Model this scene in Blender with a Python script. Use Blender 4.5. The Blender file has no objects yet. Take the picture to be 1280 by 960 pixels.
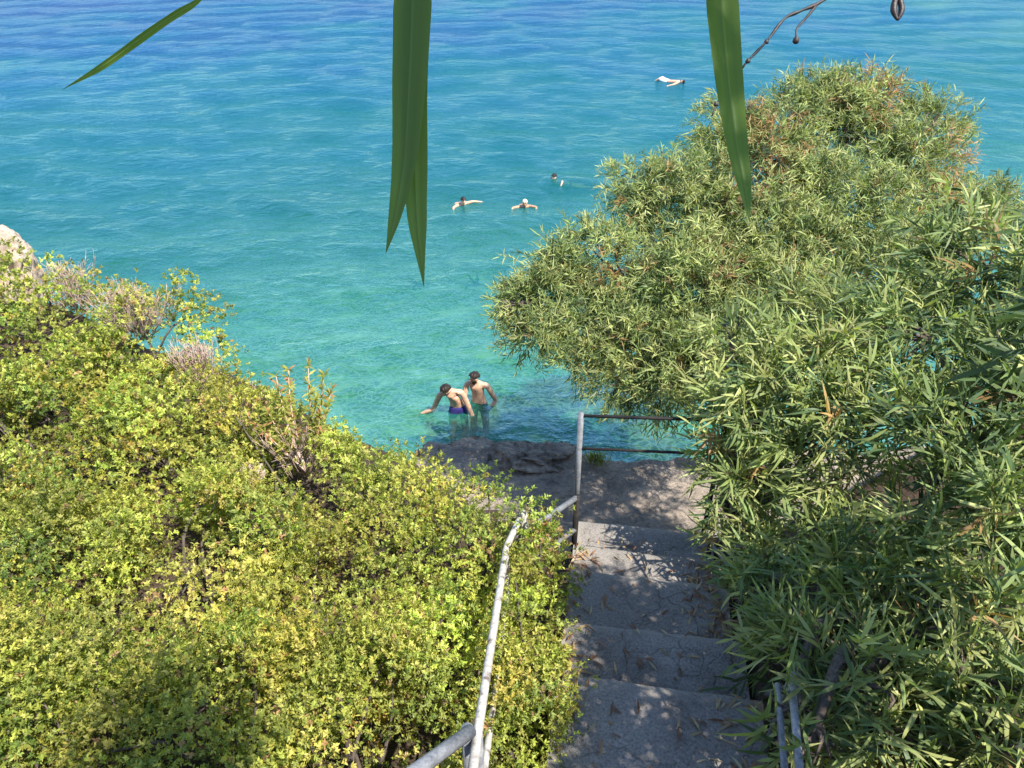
import bpy, bmesh, math, random
import numpy as np
from mathutils import Vector, Matrix

R = math.radians
rng = np.random.default_rng(7)
random.seed(7)
scene = bpy.context.scene
COL = scene.collection

# ------------------------------------------------------------------ camera
CAMZ, PITCH, FPX = 8.0, R(35.0), 960.0
cam_d = bpy.data.cameras.new('camera')
cam_d.sensor_width = 36.0
cam_d.lens = 36.0 * FPX / 1280.0
cam_d.clip_start, cam_d.clip_end = 0.02, 20000
cam = bpy.data.objects.new('camera', cam_d)
COL.objects.link(cam)
cam.location = (0, 0, CAMZ)
cam.rotation_euler = (R(90) - PITCH, 0, 0)
scene.camera = cam
cp, sp = math.cos(PITCH), math.sin(PITCH)

def at(px, py, d):
    """world point seen at photo pixel (px,py) at depth d along the view axis"""
    x = (px - 640) / FPX * d
    v = (480 - py) / FPX * d
    return np.array([x, d * cp + v * sp, CAMZ - d * sp + v * cp])

def on_z(px, py, z):
    v = (480 - py) / FPX
    d = (CAMZ - z) / (sp - v * cp)
    return at(px, py, d)

# ------------------------------------------------------------------ noise helpers (numpy)
class VNoise:
    def __init__(s, seed):
        s.g = np.random.default_rng(seed).random((64, 64))
    def __call__(s, x, y):
        xi, yi = np.floor(x).astype(int), np.floor(y).astype(int)
        fx, fy = x - xi, y - yi
        fx, fy = fx * fx * (3 - 2 * fx), fy * fy * (3 - 2 * fy)
        g = s.g
        a, b = g[xi % 64, yi % 64], g[(xi + 1) % 64, yi % 64]
        c, d = g[xi % 64, (yi + 1) % 64], g[(xi + 1) % 64, (yi + 1) % 64]
        return (a * (1 - fx) + b * fx) * (1 - fy) + (c * (1 - fx) + d * fx) * fy
    def fbm(s, x, y, o=4):
        t, a, n = 0, 1, 0
        for k in range(o):
            t = t + a * s(x * 2 ** k + 17 * k, y * 2 ** k + 5 * k); n += a; a *= .5
        return t / n - .5
N1, N2 = VNoise(1), VNoise(2)

def unit(a):
    return a / np.maximum(np.linalg.norm(a, axis=-1, keepdims=True), 1e-9)

# ------------------------------------------------------------------ objects
def tag(o, label=None, cat=None, group=None, kind=None):
    if label: o['label'] = label
    if cat: o['category'] = cat
    if group: o['group'] = group
    if kind: o['kind'] = kind
    return o

def empty(name, loc, label, cat, group=None):
    o = bpy.data.objects.new(name, None)
    o.location = tuple(float(v) for v in loc)
    o.empty_display_size = .1
    COL.objects.link(o)
    return tag(o, label, cat, group)

def link(name, me, mat, parent=None, smooth=True):
    o = bpy.data.objects.new(name, me)
    COL.objects.link(o)
    if mat: me.materials.append(mat)
    if smooth:
        me.polygons.foreach_set('use_smooth', np.ones(len(me.polygons), bool))
    if parent is not None:
        o.parent = parent
        root = Vector((0, 0, 0)); p = parent
        while p: root += p.location; p = p.parent
        o.location = -root
        # meshes are written in world coordinates; shift them to the parent's frame
        me.transform(Matrix.Translation(-root)); o.location = (0, 0, 0)
    return o

class MB:
    def __init__(s): s.v, s.f, s.c, s.n = [], [], [], 0
    def add(s, v, faces, col=None):
        v = np.asarray(v, float).reshape(-1, 3)
        s.v.append(v)
        for f in faces:                      # arrays (M,k)
            s.f.append(np.asarray(f, int) + s.n)
        s.c.append(np.tile(np.array(col if col is not None else (1, 1, 1)), (len(v), 1)) if col is None or np.ndim(col) == 1 else col)
        s.n += len(v)
    def mesh(s, name, colors=False):
        me = bpy.data.meshes.new(name)
        v = np.concatenate(s.v)
        me.vertices.add(len(v)); me.vertices.foreach_set('co', v.astype(np.float32).ravel())
        li = np.concatenate([f.ravel() for f in s.f])
        lt = np.concatenate([np.full(len(f), f.shape[1]) for f in s.f])
        ls = np.concatenate([[0], np.cumsum(lt)[:-1]])
        me.loops.add(len(li)); me.loops.foreach_set('vertex_index', li.astype(np.int32))
        me.polygons.add(len(lt)); me.polygons.foreach_set('loop_start', ls.astype(np.int32))
        me.update(calc_edges=True)
        if colors:
            a = me.attributes.new('col', 'FLOAT_COLOR', 'POINT')
            c = np.concatenate(s.c); c = np.concatenate([c, np.ones((len(c), 1))], 1)
            a.data.foreach_set('color', c.astype(np.float32).ravel())
        me.validate()
        return me
    def tube(s, pts, rad, n=8, caps=True, col=None):
        pts = np.asarray(pts, float); m = len(pts)
        rad = np.broadcast_to(np.asarray(rad, float), (m,))
        t = unit(np.gradient(pts, axis=0))
        ref = np.array([0, 0, 1.]) if abs(t[0][2]) < .9 else np.array([1., 0, 0])
        ring = []
        a = np.arange(n) * 2 * np.pi / n
        u = unit(np.cross(t[0], ref))
        for i in range(m):
            u = unit(u - t[i] * np.dot(u, t[i])); w = np.cross(t[i], u)
            ring.append(pts[i] + rad[i] * (np.cos(a)[:, None] * u + np.sin(a)[:, None] * w))
        v = np.concatenate(ring)
        i, j = np.meshgrid(np.arange(m - 1), np.arange(n), indexing='ij')
        q = np.stack([i * n + j, i * n + (j + 1) % n, (i + 1) * n + (j + 1) % n, (i + 1) * n + j], -1).reshape(-1, 4)
        fs = [q]
        if caps:
            fs += [np.arange(n)[::-1][None], (np.arange(n) + (m - 1) * n)[None]]
        s.add(v, fs, col)
    def inst(s, tv, tf, cen, ax, nor, L, W, col):
        """instances of a leaf template: tv (k,3) x across, y along, z lift"""
        ax = unit(ax); side = unit(np.cross(ax, nor)); nr = np.cross(side, ax)
        k = len(tv); N = len(cen)
        if N == 0: return
        L = np.broadcast_to(L, (N,)); W = np.broadcast_to(W, (N,))
        v = (cen[:, None] + tv[None, :, 0, None] * (W[:, None, None] * side[:, None])
             + tv[None, :, 1, None] * (L[:, None, None] * ax[:, None]) + tv[None, :, 2, None] * (L[:, None, None] * nr[:, None]))
        off = (np.arange(N) * k)[:, None, None]
        s.add(v.reshape(-1, 3), [(np.asarray(f)[None] + off).reshape(-1, np.asarray(f).shape[1]) for f in tf], np.repeat(col, k, 0))

def spline(pts, n=24):
    pts = np.asarray(pts, float); m = len(pts)
    P = np.vstack([2 * pts[0] - pts[1], pts, 2 * pts[-1] - pts[-2]])
    out = []
    for t in np.linspace(0, m - 1, n):
        i = min(int(t), m - 2); f = t - i
        a, b, c, d = P[i:i + 4]
        out.append(.5 * (2 * b + (c - a) * f + (2 * a - 5 * b + 4 * c - d) * f * f + (3 * b - a - 3 * c + d) * f ** 3))
    return np.array(out)

OVAL = (np.array([[0, 0, 0], [.5, .5, .06], [0, 1, -.08], [-.5, .5, .06]]), [[[0, 1, 2, 3]]])
LANCE = (np.array([[0, 0, 0], [.5, .33, .0], [-.5, .33, .0], [.38, .68, -.08], [-.38, .68, -.08], [0, 1, -.24]]),
         [[[0, 1, 2], [3, 5, 4]], [[2, 1, 3, 4]]])

# ------------------------------------------------------------------ materials
def mat(name):
    m = bpy.data.materials.new(name); m.use_nodes = True
    nt = m.node_tree; nt.nodes.clear()
    out = nt.nodes.new('ShaderNodeOutputMaterial')
    def nd(t, **k):
        x = nt.nodes.new('ShaderNode' + t)
        for a, b in k.items():
            if a.startswith('i_'):
                x.inputs[a[2:].replace('_', ' ')].default_value = b
            else: setattr(x, a, b)
        return x
    def ln(a, b): nt.links.new(a, b)
    return m, nd, ln, out

def ramp(nd, stops, interp='LINEAR'):
    r = nd('ValToRGB'); e = r.color_ramp; e.interpolation = interp
    while len(e.elements) < len(stops): e.elements.new(.5)
    for x, (p, c) in zip(e.elements, stops): x.position = p; x.color = (*c, 1)
    return r

def leaf_mat(name, transl=.3, rough=.5, spec=.35):
    m, nd, ln, out = mat(name)
    a = nd('Attribute', attribute_name='col')
    p = nd('BsdfPrincipled', i_Roughness=rough)
    p.inputs['Specular IOR Level'].default_value = spec
    ln(a.outputs['Color'], p.inputs['Base Color'])
    t = nd('BsdfTranslucent')
    g = nd('Mix', data_type='RGBA', blend_type='MULTIPLY')
    g.inputs[0].default_value = 1
    g.inputs[7].default_value = (1.25, 1.35, .45, 1)
    ln(a.outputs['Color'], g.inputs[6]); ln(g.outputs[2], t.inputs['Color'])
    mx = nd('MixShader'); mx.inputs[0].default_value = transl
    ln(p.outputs[0], mx.inputs[1]); ln(t.outputs[0], mx.inputs[2]); ln(mx.outputs[0], out.inputs[0])
    return m

def rough_mat(name, stops, scale=3, bump=.4, rough=.9, detail=8, fine=40, dist=.02, spec=.2):
    m, nd, ln, out = mat(name)
    tc = nd('TexCoord')
    n = nd('TexNoise', i_Scale=scale, i_Detail=detail, i_Roughness=.65)
    ln(tc.outputs['Object'], n.inputs['Vector'])
    r = ramp(nd, stops); ln(n.outputs[0], r.inputs[0])
    n2 = nd('TexNoise', i_Scale=fine, i_Detail=6, i_Roughness=.7); ln(tc.outputs['Object'], n2.inputs['Vector'])
    r2 = ramp(nd, [(.3, (.62, .62, .62)), (.7, (1.25, 1.25, 1.25))]); ln(n2.outputs[0], r2.inputs[0])
    mu = nd('Mix', data_type='RGBA', blend_type='MULTIPLY'); mu.inputs[0].default_value = 1
    ln(r.outputs[0], mu.inputs[6]); ln(r2.outputs[0], mu.inputs[7])
    p = nd('BsdfPrincipled', i_Roughness=rough); p.inputs['Specular IOR Level'].default_value = spec
    ln(mu.outputs[2], p.inputs['Base Color'])
    ad = nd('Math', operation='ADD'); ln(n.outputs[0], ad.inputs[0]); ln(n2.outputs[0], ad.inputs[1])
    b = nd('Bump', i_Strength=bump, i_Distance=dist); ln(ad.outputs[0], b.inputs['Height']); ln(b.outputs[0], p.inputs['Normal'])
    ln(p.outputs[0], out.inputs[0])
    return m

M = {}
M['mastic'] = leaf_mat('mastic_leaves', .42, .5, .3)
M['acacia'] = leaf_mat('acacia_leaves', .36, .5, .25)
M['bark'] = rough_mat('bark', [(.3, (.07, .055, .045)), (.7, (.16, .13, .11))], 12, .6, .95)
M['dry'] = rough_mat('dry_twigs', [(.3, (.36, .25, .20)), (.7, (.55, .42, .34))], 9, .3, .95)
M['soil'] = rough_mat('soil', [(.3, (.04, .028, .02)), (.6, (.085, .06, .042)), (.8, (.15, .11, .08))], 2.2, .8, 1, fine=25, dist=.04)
def concrete_mat():
    m, nd, ln, out = mat('old_concrete')
    tc = nd('TexCoord')
    n = nd('TexNoise', i_Scale=2.4, i_Detail=9, i_Roughness=.7, i_Distortion=.5); ln(tc.outputs['Object'], n.inputs['Vector'])
    base = ramp(nd, [(.26, (.115, .10, .09)), (.45, (.21, .19, .172)), (.6, (.26, .24, .22)), (.76, (.36, .335, .31))]); ln(n.outputs[0], base.inputs[0])
    g = nd('TexNoise', i_Scale=70, i_Detail=5, i_Roughness=.75); ln(tc.outputs['Object'], g.inputs['Vector'])
    gr_ = ramp(nd, [(.32, (.5, .5, .5)), (.5, (1, 1, 1)), (.72, (1.45, 1.42, 1.38))]); ln(g.outputs[0], gr_.inputs[0])
    m1 = nd('Mix', data_type='RGBA', blend_type='MULTIPLY'); m1.inputs[0].default_value = 1; ln(base.outputs[0], m1.inputs[6]); ln(gr_.outputs[0], m1.inputs[7])
    # cracks with a wandering course
    wn = nd('TexNoise', i_Scale=4, i_Detail=5); ln(tc.outputs['Object'], wn.inputs['Vector'])
    sc = nd('VectorMath', operation='SCALE'); sc.inputs['Scale'].default_value = .5; ln(wn.outputs['Color'], sc.inputs[0])
    ad = nd('VectorMath', operation='ADD'); ln(tc.outputs['Object'], ad.inputs[0]); ln(sc.outputs[0], ad.inputs[1])
    v = nd('TexVoronoi', feature='DISTANCE_TO_EDGE', i_Scale=1.5); ln(ad.outputs[0], v.inputs['Vector'])
    cr = ramp(nd, [(0, (.25, .22, .2)), (.008, (.6, .58, .56)), (.016, (1, 1, 1))]); ln(v.outputs['Distance'], cr.inputs[0])
    m2 = nd('Mix', data_type='RGBA', blend_type='MULTIPLY'); m2.inputs[0].default_value = .22; ln(m1.outputs[2], m2.inputs[6]); ln(cr.outputs[0], m2.inputs[7])
    # worn, paler nosings
    ge = nd('NewGeometry'); pr = ramp(nd, [(.5, (0, 0, 0)), (.56, (1, 1, 1))]); ln(ge.outputs['Pointiness'], pr.inputs[0])
    m3 = nd('Mix', data_type='RGBA'); ln(pr.outputs[0], m3.inputs[0]); ln(m2.outputs[2], m3.inputs[6]); m3.inputs[7].default_value = (.27, .245, .215, 1)
    p = nd('BsdfPrincipled', i_Roughness=.95); p.inputs['Specular IOR Level'].default_value = .15; ln(m3.outputs[2], p.inputs['Base Color'])
    hs_ = nd('Math', operation='ADD'); ln(n.outputs[0], hs_.inputs[0]); ln(g.outputs[0], hs_.inputs[1])
    h2 = nd('Math', operation='ADD'); ln(hs_.outputs[0], h2.inputs[0]); ln(cr.outputs[0], h2.inputs[1])
    b = nd('Bump', i_Strength=.8, i_Distance=.014); ln(h2.outputs[0], b.inputs['Height']); ln(b.outputs[0], p.inputs['Normal'])
    ln(p.outputs[0], out.inputs[0]); return m
M['concrete'] = concrete_mat()
M['ledge'] = rough_mat('ledge_rock', [(.25, (.12, .10, .085)), (.42, (.28, .235, .195)), (.58, (.40, .33, .265)), (.76, (.54, .435, .335))], 3.2, 1, .95, fine=22, dist=.07)
M['pale_rock'] = rough_mat('pale_limestone', [(.3, (.30, .225, .17)), (.7, (.52, .42, .33))], 4, .7, .95, fine=25, dist=.03)
M['white_paint'] = rough_mat('flaking_white_paint', [(.36, (.13, .10, .085)), (.45, (.36, .335, .30)), (.7, (.50, .47, .42))], 16, .25, .6, fine=60, dist=.003)
M['grey_pipe'] = rough_mat('galvanised_pipe', [(.3, (.10, .105, .12)), (.5, (.18, .185, .20)), (.75, (.27, .275, .29))], 14, .2, .5, fine=80, dist=.002, spec=.5)
M['dark_pipe'] = rough_mat('rusty_dark_pipe', [(.3, (.012, .012, .013)), (.7, (.035, .03, .028))], 14, .3, .7, fine=80, dist=.002)
M['skin'] = rough_mat('skin', [(.3, (.50, .29, .19)), (.7, (.60, .37, .25))], 5, .05, .5, fine=20, dist=.003, spec=.4)
M['tan_skin'] = rough_mat('tanned_skin', [(.3, (.42, .22, .13)), (.7, (.52, .29, .18))], 5, .05, .5, fine=20, dist=.003, spec=.4)
M['dark_hair'] = rough_mat('dark_hair', [(.3, (.012, .009, .007)), (.7, (.03, .022, .017))], 30, .3, .5, dist=.004)
M['pale_hair'] = rough_mat('pale_hair', [(.3, (.5, .42, .3)), (.7, (.65, .57, .43))], 30, .3, .6, dist=.004)
M['blue_cloth'] = rough_mat('violet_blue_cloth', [(.3, (.03, .025, .14)), (.7, (.055, .045, .22))], 8, .1, .7)
M['black_cloth'] = rough_mat('black_cloth', [(.3, (.012, .012, .014)), (.7, (.03, .03, .034))], 8, .1, .7)
M['white_cloth'] = rough_mat('white_cloth', [(.3, (.72, .71, .70)), (.7, (.82, .81, .80))], 8, .1, .7)
M['pod'] = rough_mat('dark_pod', [(.3, (.010, .006, .006)), (.7, (.03, .014, .012))], 60, .2, .45, spec=.5)

# water
def water_mat():
    m, nd, ln, out = mat('sea_water')
    dp = nd('Attribute', attribute_name='depth')
    tc = nd('TexCoord')
    # patches of sea floor and plankton tint in the depth reading
    n0 = nd('TexNoise', i_Scale=.16, i_Detail=4, i_Roughness=.55)
    ln(tc.outputs['Object'], n0.inputs['Vector'])
    mr = nd('MapRange'); mr.inputs[1].default_value = .25; mr.inputs[2].default_value = .75; mr.inputs[3].default_value = .62; mr.inputs[4].default_value = 1.42
    ln(n0.outputs[0], mr.inputs[0])
    mm = nd('Math', operation='MULTIPLY'); ln(dp.outputs['Fac'], mm.inputs[0]); ln(mr.outputs[0], mm.inputs[1])
    dv = nd('Math', operation='DIVIDE'); dv.inputs[1].default_value = 14; ln(mm.outputs[0], dv.inputs[0])
    body = ramp(nd, [(0, (.05, .19, .12)), (.10, (.012, .145, .100)), (.22, (.004, .104, .094)), (.40, (.002, .076, .102)), (.65, (.004, .048, .110)), (1, (.012, .038, .112))])
    ln(dv.outputs[0], body.inputs[0])
    dens = ramp(nd, [(0, (.22,) * 3), (.03, (.40,) * 3), (.065, (.52,) * 3), (.15, (.56,) * 3), (.3, (.80,) * 3), (.5, (1,) * 3)])
    ln(dv.outputs[0], dens.inputs[0])
    # ripples
    mp = nd('Mapping'); mp.inputs['Scale'].default_value = (.75, 1.3, 1); ln(tc.outputs['Object'], mp.inputs[0])
    w1 = nd('TexNoise', i_Scale=2.1, i_Detail=5, i_Roughness=.6, i_Distortion=.35); ln(mp.outputs[0], w1.inputs['Vector'])
    w2 = nd('TexNoise', i_Scale=6.5, i_Detail=3, i_Roughness=.55, i_Distortion=.4); ln(mp.outputs[0], w2.inputs['Vector'])
    b1 = nd('Bump', i_Strength=.7, i_Distance=.16); ln(w1.outputs[0], b1.inputs['Height'])
    b2 = nd('Bump', i_Strength=.6, i_Distance=.035); ln(w2.outputs[0], b2.inputs['Height']); ln(b1.outputs[0], b2.inputs['Normal'])
    tr = nd('BsdfTransparent'); tr.inputs[0].default_value = (.62, .93, .86, 1)
    upn = nd('CombineXYZ'); upn.inputs[2].default_value = 1   # light scattered back from within the water: no facet shading
    df = nd('BsdfDiffuse'); ln(body.outputs[0], df.inputs[0]); ln(upn.outputs[0], df.inputs['Normal'])
    mx = nd('MixShader'); ln(dens.outputs[0], mx.inputs[0]); ln(tr.outputs[0], mx.inputs[1]); ln(df.outputs[0], mx.inputs[2])
    gl = nd('BsdfGlossy', i_Roughness=.07); gl.inputs[0].default_value = (.52, .80, 1, 1); ln(b2.outputs[0], gl.inputs['Normal'])
    fr = nd('Fresnel', i_IOR=1.33); ln(b2.outputs[0], fr.inputs['Normal'])
    fs = nd('Math', operation='MULTIPLY'); fs.inputs[1].default_value = .23; ln(fr.outputs[0], fs.inputs[0])
    fx = nd('MixShader'); ln(fs.outputs[0], fx.inputs[0]); ln(mx.outputs[0], fx.inputs[1]); ln(gl.outputs[0], fx.inputs[2])
    ln(fx.outputs[0], out.inputs[0])
    return m
M['water'] = water_mat()

def seabed_mat():
    m, nd, ln, out = mat('sea_floor')
    tc = nd('TexCoord')
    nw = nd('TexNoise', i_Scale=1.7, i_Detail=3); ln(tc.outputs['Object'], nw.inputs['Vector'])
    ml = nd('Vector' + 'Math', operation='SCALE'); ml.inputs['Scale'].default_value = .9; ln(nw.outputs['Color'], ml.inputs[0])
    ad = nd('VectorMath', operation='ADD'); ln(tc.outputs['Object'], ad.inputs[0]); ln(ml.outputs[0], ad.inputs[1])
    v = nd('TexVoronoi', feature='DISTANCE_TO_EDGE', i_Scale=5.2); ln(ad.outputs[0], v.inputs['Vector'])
    vr = ramp(nd, [(0, (.62,) * 3), (.06, (.3,) * 3), (.2, (0, 0, 0))]); ln(v.outputs['Distance'], vr.inputs[0])  # pale net along cell edges: caustic light painted into the floor colour
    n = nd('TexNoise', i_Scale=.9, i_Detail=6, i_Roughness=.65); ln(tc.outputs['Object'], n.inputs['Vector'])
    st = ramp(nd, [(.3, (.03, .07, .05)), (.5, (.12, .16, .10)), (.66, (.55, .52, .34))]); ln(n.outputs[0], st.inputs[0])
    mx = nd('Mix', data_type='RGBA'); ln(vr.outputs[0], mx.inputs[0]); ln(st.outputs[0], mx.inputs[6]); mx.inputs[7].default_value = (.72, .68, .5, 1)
    p = nd('BsdfPrincipled', i_Roughness=.9); ln(mx.outputs[2], p.inputs['Base Color']); ln(p.outputs[0], out.inputs[0])
    return m
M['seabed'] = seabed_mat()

# ------------------------------------------------------------------ stairs frame
HD = np.array([math.sin(R(8.2)), math.cos(R(8.2)), 0]); RD = np.array([HD[1], -HD[0], 0])
SO = np.array([.167, 1.97, 0])
SW = 1.05
def sxy(u, s): return SO + RD * u + HD * s
def s_of(y): return (y - 1.97 + .52 * .1426) / .9898
NOSE = [(1.50, 4.62), (2.39, 4.415), (2.90, 4.20), (3.52, 3.94), (3.88, 3.80), (4.32, 3.61)]
def stair_u(x, y): return (x - SO[0]) * RD[0] + (y - SO[1]) * RD[1]
def stair_s(x, y): return (x - SO[0]) * HD[0] + (y - SO[1]) * HD[1]

# ------------------------------------------------------------------ terrain
SHELF = 1.8
def sstep(a, b, x):
    t = np.clip((x - a) / (b - a), 0, 1); return t * t * (3 - 2 * t)
def ground_h(x, y):
    x = np.asarray(x, float); y = np.asarray(y, float)
    u, s = stair_u(x, y), stair_s(x, y)
    nz = N1.fbm(x * .9 + 30, y * .9 + 30, 5)
    left = np.interp(y, [-8, 0, 1.5, 8, 10], [7.4, 6.1, 4.15, 3.1, 2.9]) + .25 * nz + .10 * np.clip(-x - 1, 0, 12)
    cor = np.interp(s, [-8, -1.9, -.5, .5, 2.35, 2.5], [7.4, 6.1, 4.3, 4.0, 3.35, 3.3])
    right = np.interp(s, [-8, -1.9, -.55, .40, .92, 1.5, 1.9, 2.35, 2.5], [7.6, 6.3, 4.62, 4.40, 4.20, 3.94, 3.80, 3.61, 3.5]) - .03 + .3 * np.clip(u - 1.15, 0, 6) + .12 * nz
    w1 = sstep(-.5, -.02, u); w2 = sstep(SW - .02, SW + .06, u)
    hill = left * (1 - w1) + cor * w1 * (1 - w2) + right * w2
    # sea side of the left hill
    q = (x + .9) * .544 + (y - 5.2) * .84
    ql = q + .35 * N2.fbm(x * .7, y * .7, 3)
    hl = hill - 3.2 * np.clip(ql, 0, 4) ** 1.1
    # end of the landing / right slope
    e = s - 2.42 - .6 * np.clip(u - 1.3, 0, 5) + .15 * nz
    hr = hill - 3.5 * np.clip(e, 0, 3)
    w = sstep(-1.3, -.1, u)
    h = hl * (1 - w) + np.minimum(hr, hill) * w
    # rock ledge by the water
    edge = 7.3 + .55 * N2.fbm(x * 1.3 + 9, y * .2, 4) - .25 * np.clip(-x - .9, 0, 9) * 2 + .1 * np.clip(x - 2, 0, 9)
    sh = SHELF + .22 * N1.fbm(x * 1.6 + 3, y * 1.6, 5) - .05 * (y - 6) - 4.5 * np.clip(y - edge, 0, 2)
    sh = sh - 3 * np.clip(-1.2 - x, 0, 3) + .12 * np.clip(.2 - x, 0, 1.3) * (y > 6.6)
    h = np.maximum(h, sh)
    return np.maximum(h, -3.5)

def grid_mesh(name, X, Y, Z):
    nx, ny = X.shape
    i, j = np.meshgrid(np.arange(nx - 1), np.arange(ny - 1), indexing='ij')
    q = np.stack([i * ny + j, (i + 1) * ny + j, (i + 1) * ny + j + 1, i * ny + j + 1], -1).reshape(-1, 4)
    b = MB(); b.add(np.stack([X, Y, Z], -1).reshape(-1, 3), [q]); return b.mesh(name)

# hillside + ledge are two sheets: soil above, bare rock by the water
xs = np.arange(-16, 11.01, .07); ys = np.arange(-8, 11.01, .07)
X, Y = np.meshgrid(xs, ys, indexing='ij')
Z = ground_h(X, Y)
me = grid_mesh('hillside', X, Y, Z)
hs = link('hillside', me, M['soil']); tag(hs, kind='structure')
me.materials.append(M['ledge'])
pc = np.zeros(len(me.polygons) * 3, np.float32); me.polygons.foreach_get('center', pc); pc = pc.reshape(-1, 3)
su, ss = stair_u(pc[:, 0], pc[:, 1]), stair_s(pc[:, 0], pc[:, 1])
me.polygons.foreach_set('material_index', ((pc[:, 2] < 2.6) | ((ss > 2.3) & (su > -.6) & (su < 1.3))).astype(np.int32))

# seabed
def depth_at(x, y):
    d = np.interp(y, [4, 7, 9, 11, 14, 20, 30, 45, 70, 150], [.7, .75, .85, .95, 1.4, 2.8, 5.0, 8, 12, 25])
    return d * (1 + .25 * np.clip(-x - 2, 0, 30) / 20) * (1 - .012 * np.clip(x, 0, 25))
xs = np.linspace(-60, 60, 240); ys = np.concatenate([np.arange(3, 25, .15), np.geomspace(25, 200, 60)])
X, Y = np.meshgrid(xs, ys, indexing='ij')
Z = -depth_at(X, Y) + .25 * N1.fbm(X * .8, Y * .8, 4)
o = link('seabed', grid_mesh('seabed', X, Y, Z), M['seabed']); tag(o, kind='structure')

# water: fan of real waves, fine near the shore
nr, na = 900, 620
rad = np.geomspace(3.0, 9000, nr); ang = np.radians(np.linspace(-80, 80, na))
RR, AA = np.meshgrid(rad, ang, indexing='ij')
X, Y = RR * np.sin(AA), RR * np.cos(AA)
Z = np.zeros_like(X)
wr = np.random.default_rng(3)
for k in range(70):
    wl = 10 ** wr.uniform(math.log10(.3), math.log10(3.2))
    th = R(wr.normal(-8, 34)); ph = wr.uniform(0, 6.28)
    amp = .0040 * wl ** .8
    kx, ky = math.sin(th), -math.cos(th)
    step = RR * .0091
    fade = np.clip((wl / step - 3) / 4, 0, 1)
    warp = .6 * N2(X * .12 + k, Y * .12)
    c = np.sin((kx * X + ky * Y) * 2 * np.pi / wl + ph + 5 * warp)
    Z += amp * fade * (c + .25 * (1 - c * c))
me = grid_mesh('water', X, Y, Z)
a = me.attributes.new('depth', 'FLOAT', 'POINT'); a.data.foreach_set('value', depth_at(X, Y).astype(np.float32).ravel())
o = link('water', me, M['water']); tag(o, kind='structure')

# ------------------------------------------------------------------ stairs
def rough_slab(s0, s1, z0, z1, u0=0.0, u1=SW, seed=0, amp=.012):
    b = MB()
    nu, ns = int((u1 - u0) / .03), max(4, int((s1 - s0) / .03))
    uu, sv = np.linspace(u0, u1, nu), np.linspace(s0, s1, ns)
    U, S = np.meshgrid(uu, sv, indexing='ij')
    nz = N1.fbm(U * 5 + seed * 9, S * 5 + seed, 5); nz2 = N2.fbm(U * 3 + seed * 4, S * 2, 4)
    Z = z1 + amp * nz * 2
    # worn nosing: the far edge rounds off and crumbles
    ed = s1 - S
    Z -= .022 * np.exp(-(ed / .022) ** 1.2) * (1.0 + 1.0 * nz2)
    S2 = S.copy(); S2[:, -1] += .018 * N1.fbm(uu * 6 + seed, uu * 0 + seed, 4)
    P = SO + U[..., None] * RD + S2[..., None] * HD; P[..., 2] = Z
    i, j = np.meshgrid(np.arange(nu - 1), np.arange(ns - 1), indexing='ij')
    q = np.stack([i * ns + j, (i + 1) * ns + j, (i + 1) * ns + j + 1, i * ns + j + 1], -1).reshape(-1, 4)
    b.add(P.reshape(-1, 3), [q])
    ring = np.concatenate([P[:, 0], P[-1, 1:], P[::-1][1:, -1], P[0, ::-1][1:-1]])
    n = len(ring); low = ring.copy(); low[:, 2] = z0
    k = np.arange(n)
    b.add(np.concatenate([ring, low]), [np.stack([k, k + n, (k + 1) % n + n, (k + 1) % n], -1), (k + n)[None]])
    return b.mesh('step')
st = empty('stairs', sxy(SW / 2, 2.3) + [0, 0, 3.2], 'worn grey concrete stairs leading down between the bushes to the water', 'stairs')
prev = -.9
for k, (yn, zn) in enumerate(NOSE):
    s1 = s_of(yn)
    link('step' if k < 5 else 'landing', rough_slab(prev, s1, zn - .5, zn, seed=k), M['concrete'], st)
    prev = s1 + .002
for k in range(4):                                  # upper steps, under the photographer
    link('step', rough_slab(-.9 - .3 * (k + 1), -.902 - .3 * k, 4.2, 4.62 + .32 * (k + 1), seed=20 + k), M['concrete'], st)

# ------------------------------------------------------------------ railings
def pipe(name, pts, r, m, parent, n=10):
    b = MB(); b.tube(pts, r, n); return link(name, b.mesh(name), m, parent)
rl = empty('handrail', sxy(-.12, .2) + [0, 0, 4.3], 'flaking white pipe handrail along the left side of the stairs', 'railing')
A0, A1, A2, A3 = at(586, 1005, 2.62), at(597, 918, 2.98), at(632, 688, 4.30), at(655, 638, 4.80)
pipe('top_rail', spline([A0, A1, .5 * (A1 + A2), A2 + [0, -.02, .004], A2 + [.01, .05, -.01], A3], 40), .0195, M['white_paint'], rl)
dn = np.array([.012, 0, -.36])
pipe('middle_rail', spline([A0 + dn, A1 + dn, .5 * (A1 + A2) + dn, A2 + dn, A3 + dn], 30), .016, M['white_paint'], rl)
for p in (A1, A2 + [0, -.03, 0], A3):
    g = float(ground_h(p[0], p[1]))
    pipe('post', [p, [p[0] + .006, p[1], g - .1]], .021, M['white_paint'] if p is not A1 else M['grey_pipe'], rl)
B0, B1 = at(588, 914, 2.93), at(470, 1000, 2.45)
ur = empty('handrail', B1 - [0, 0, 1], 'thick grey pipe handrail stub meeting the white handrail at the bottom', 'railing')
pipe('top_rail', [B0, B1], .027, M['grey_pipe'], ur)
pipe('post', [B0 + [-.012, .01, .004], B0 + [-.012, .01, -.9]], .025, M['grey_pipe'], ur)

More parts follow.
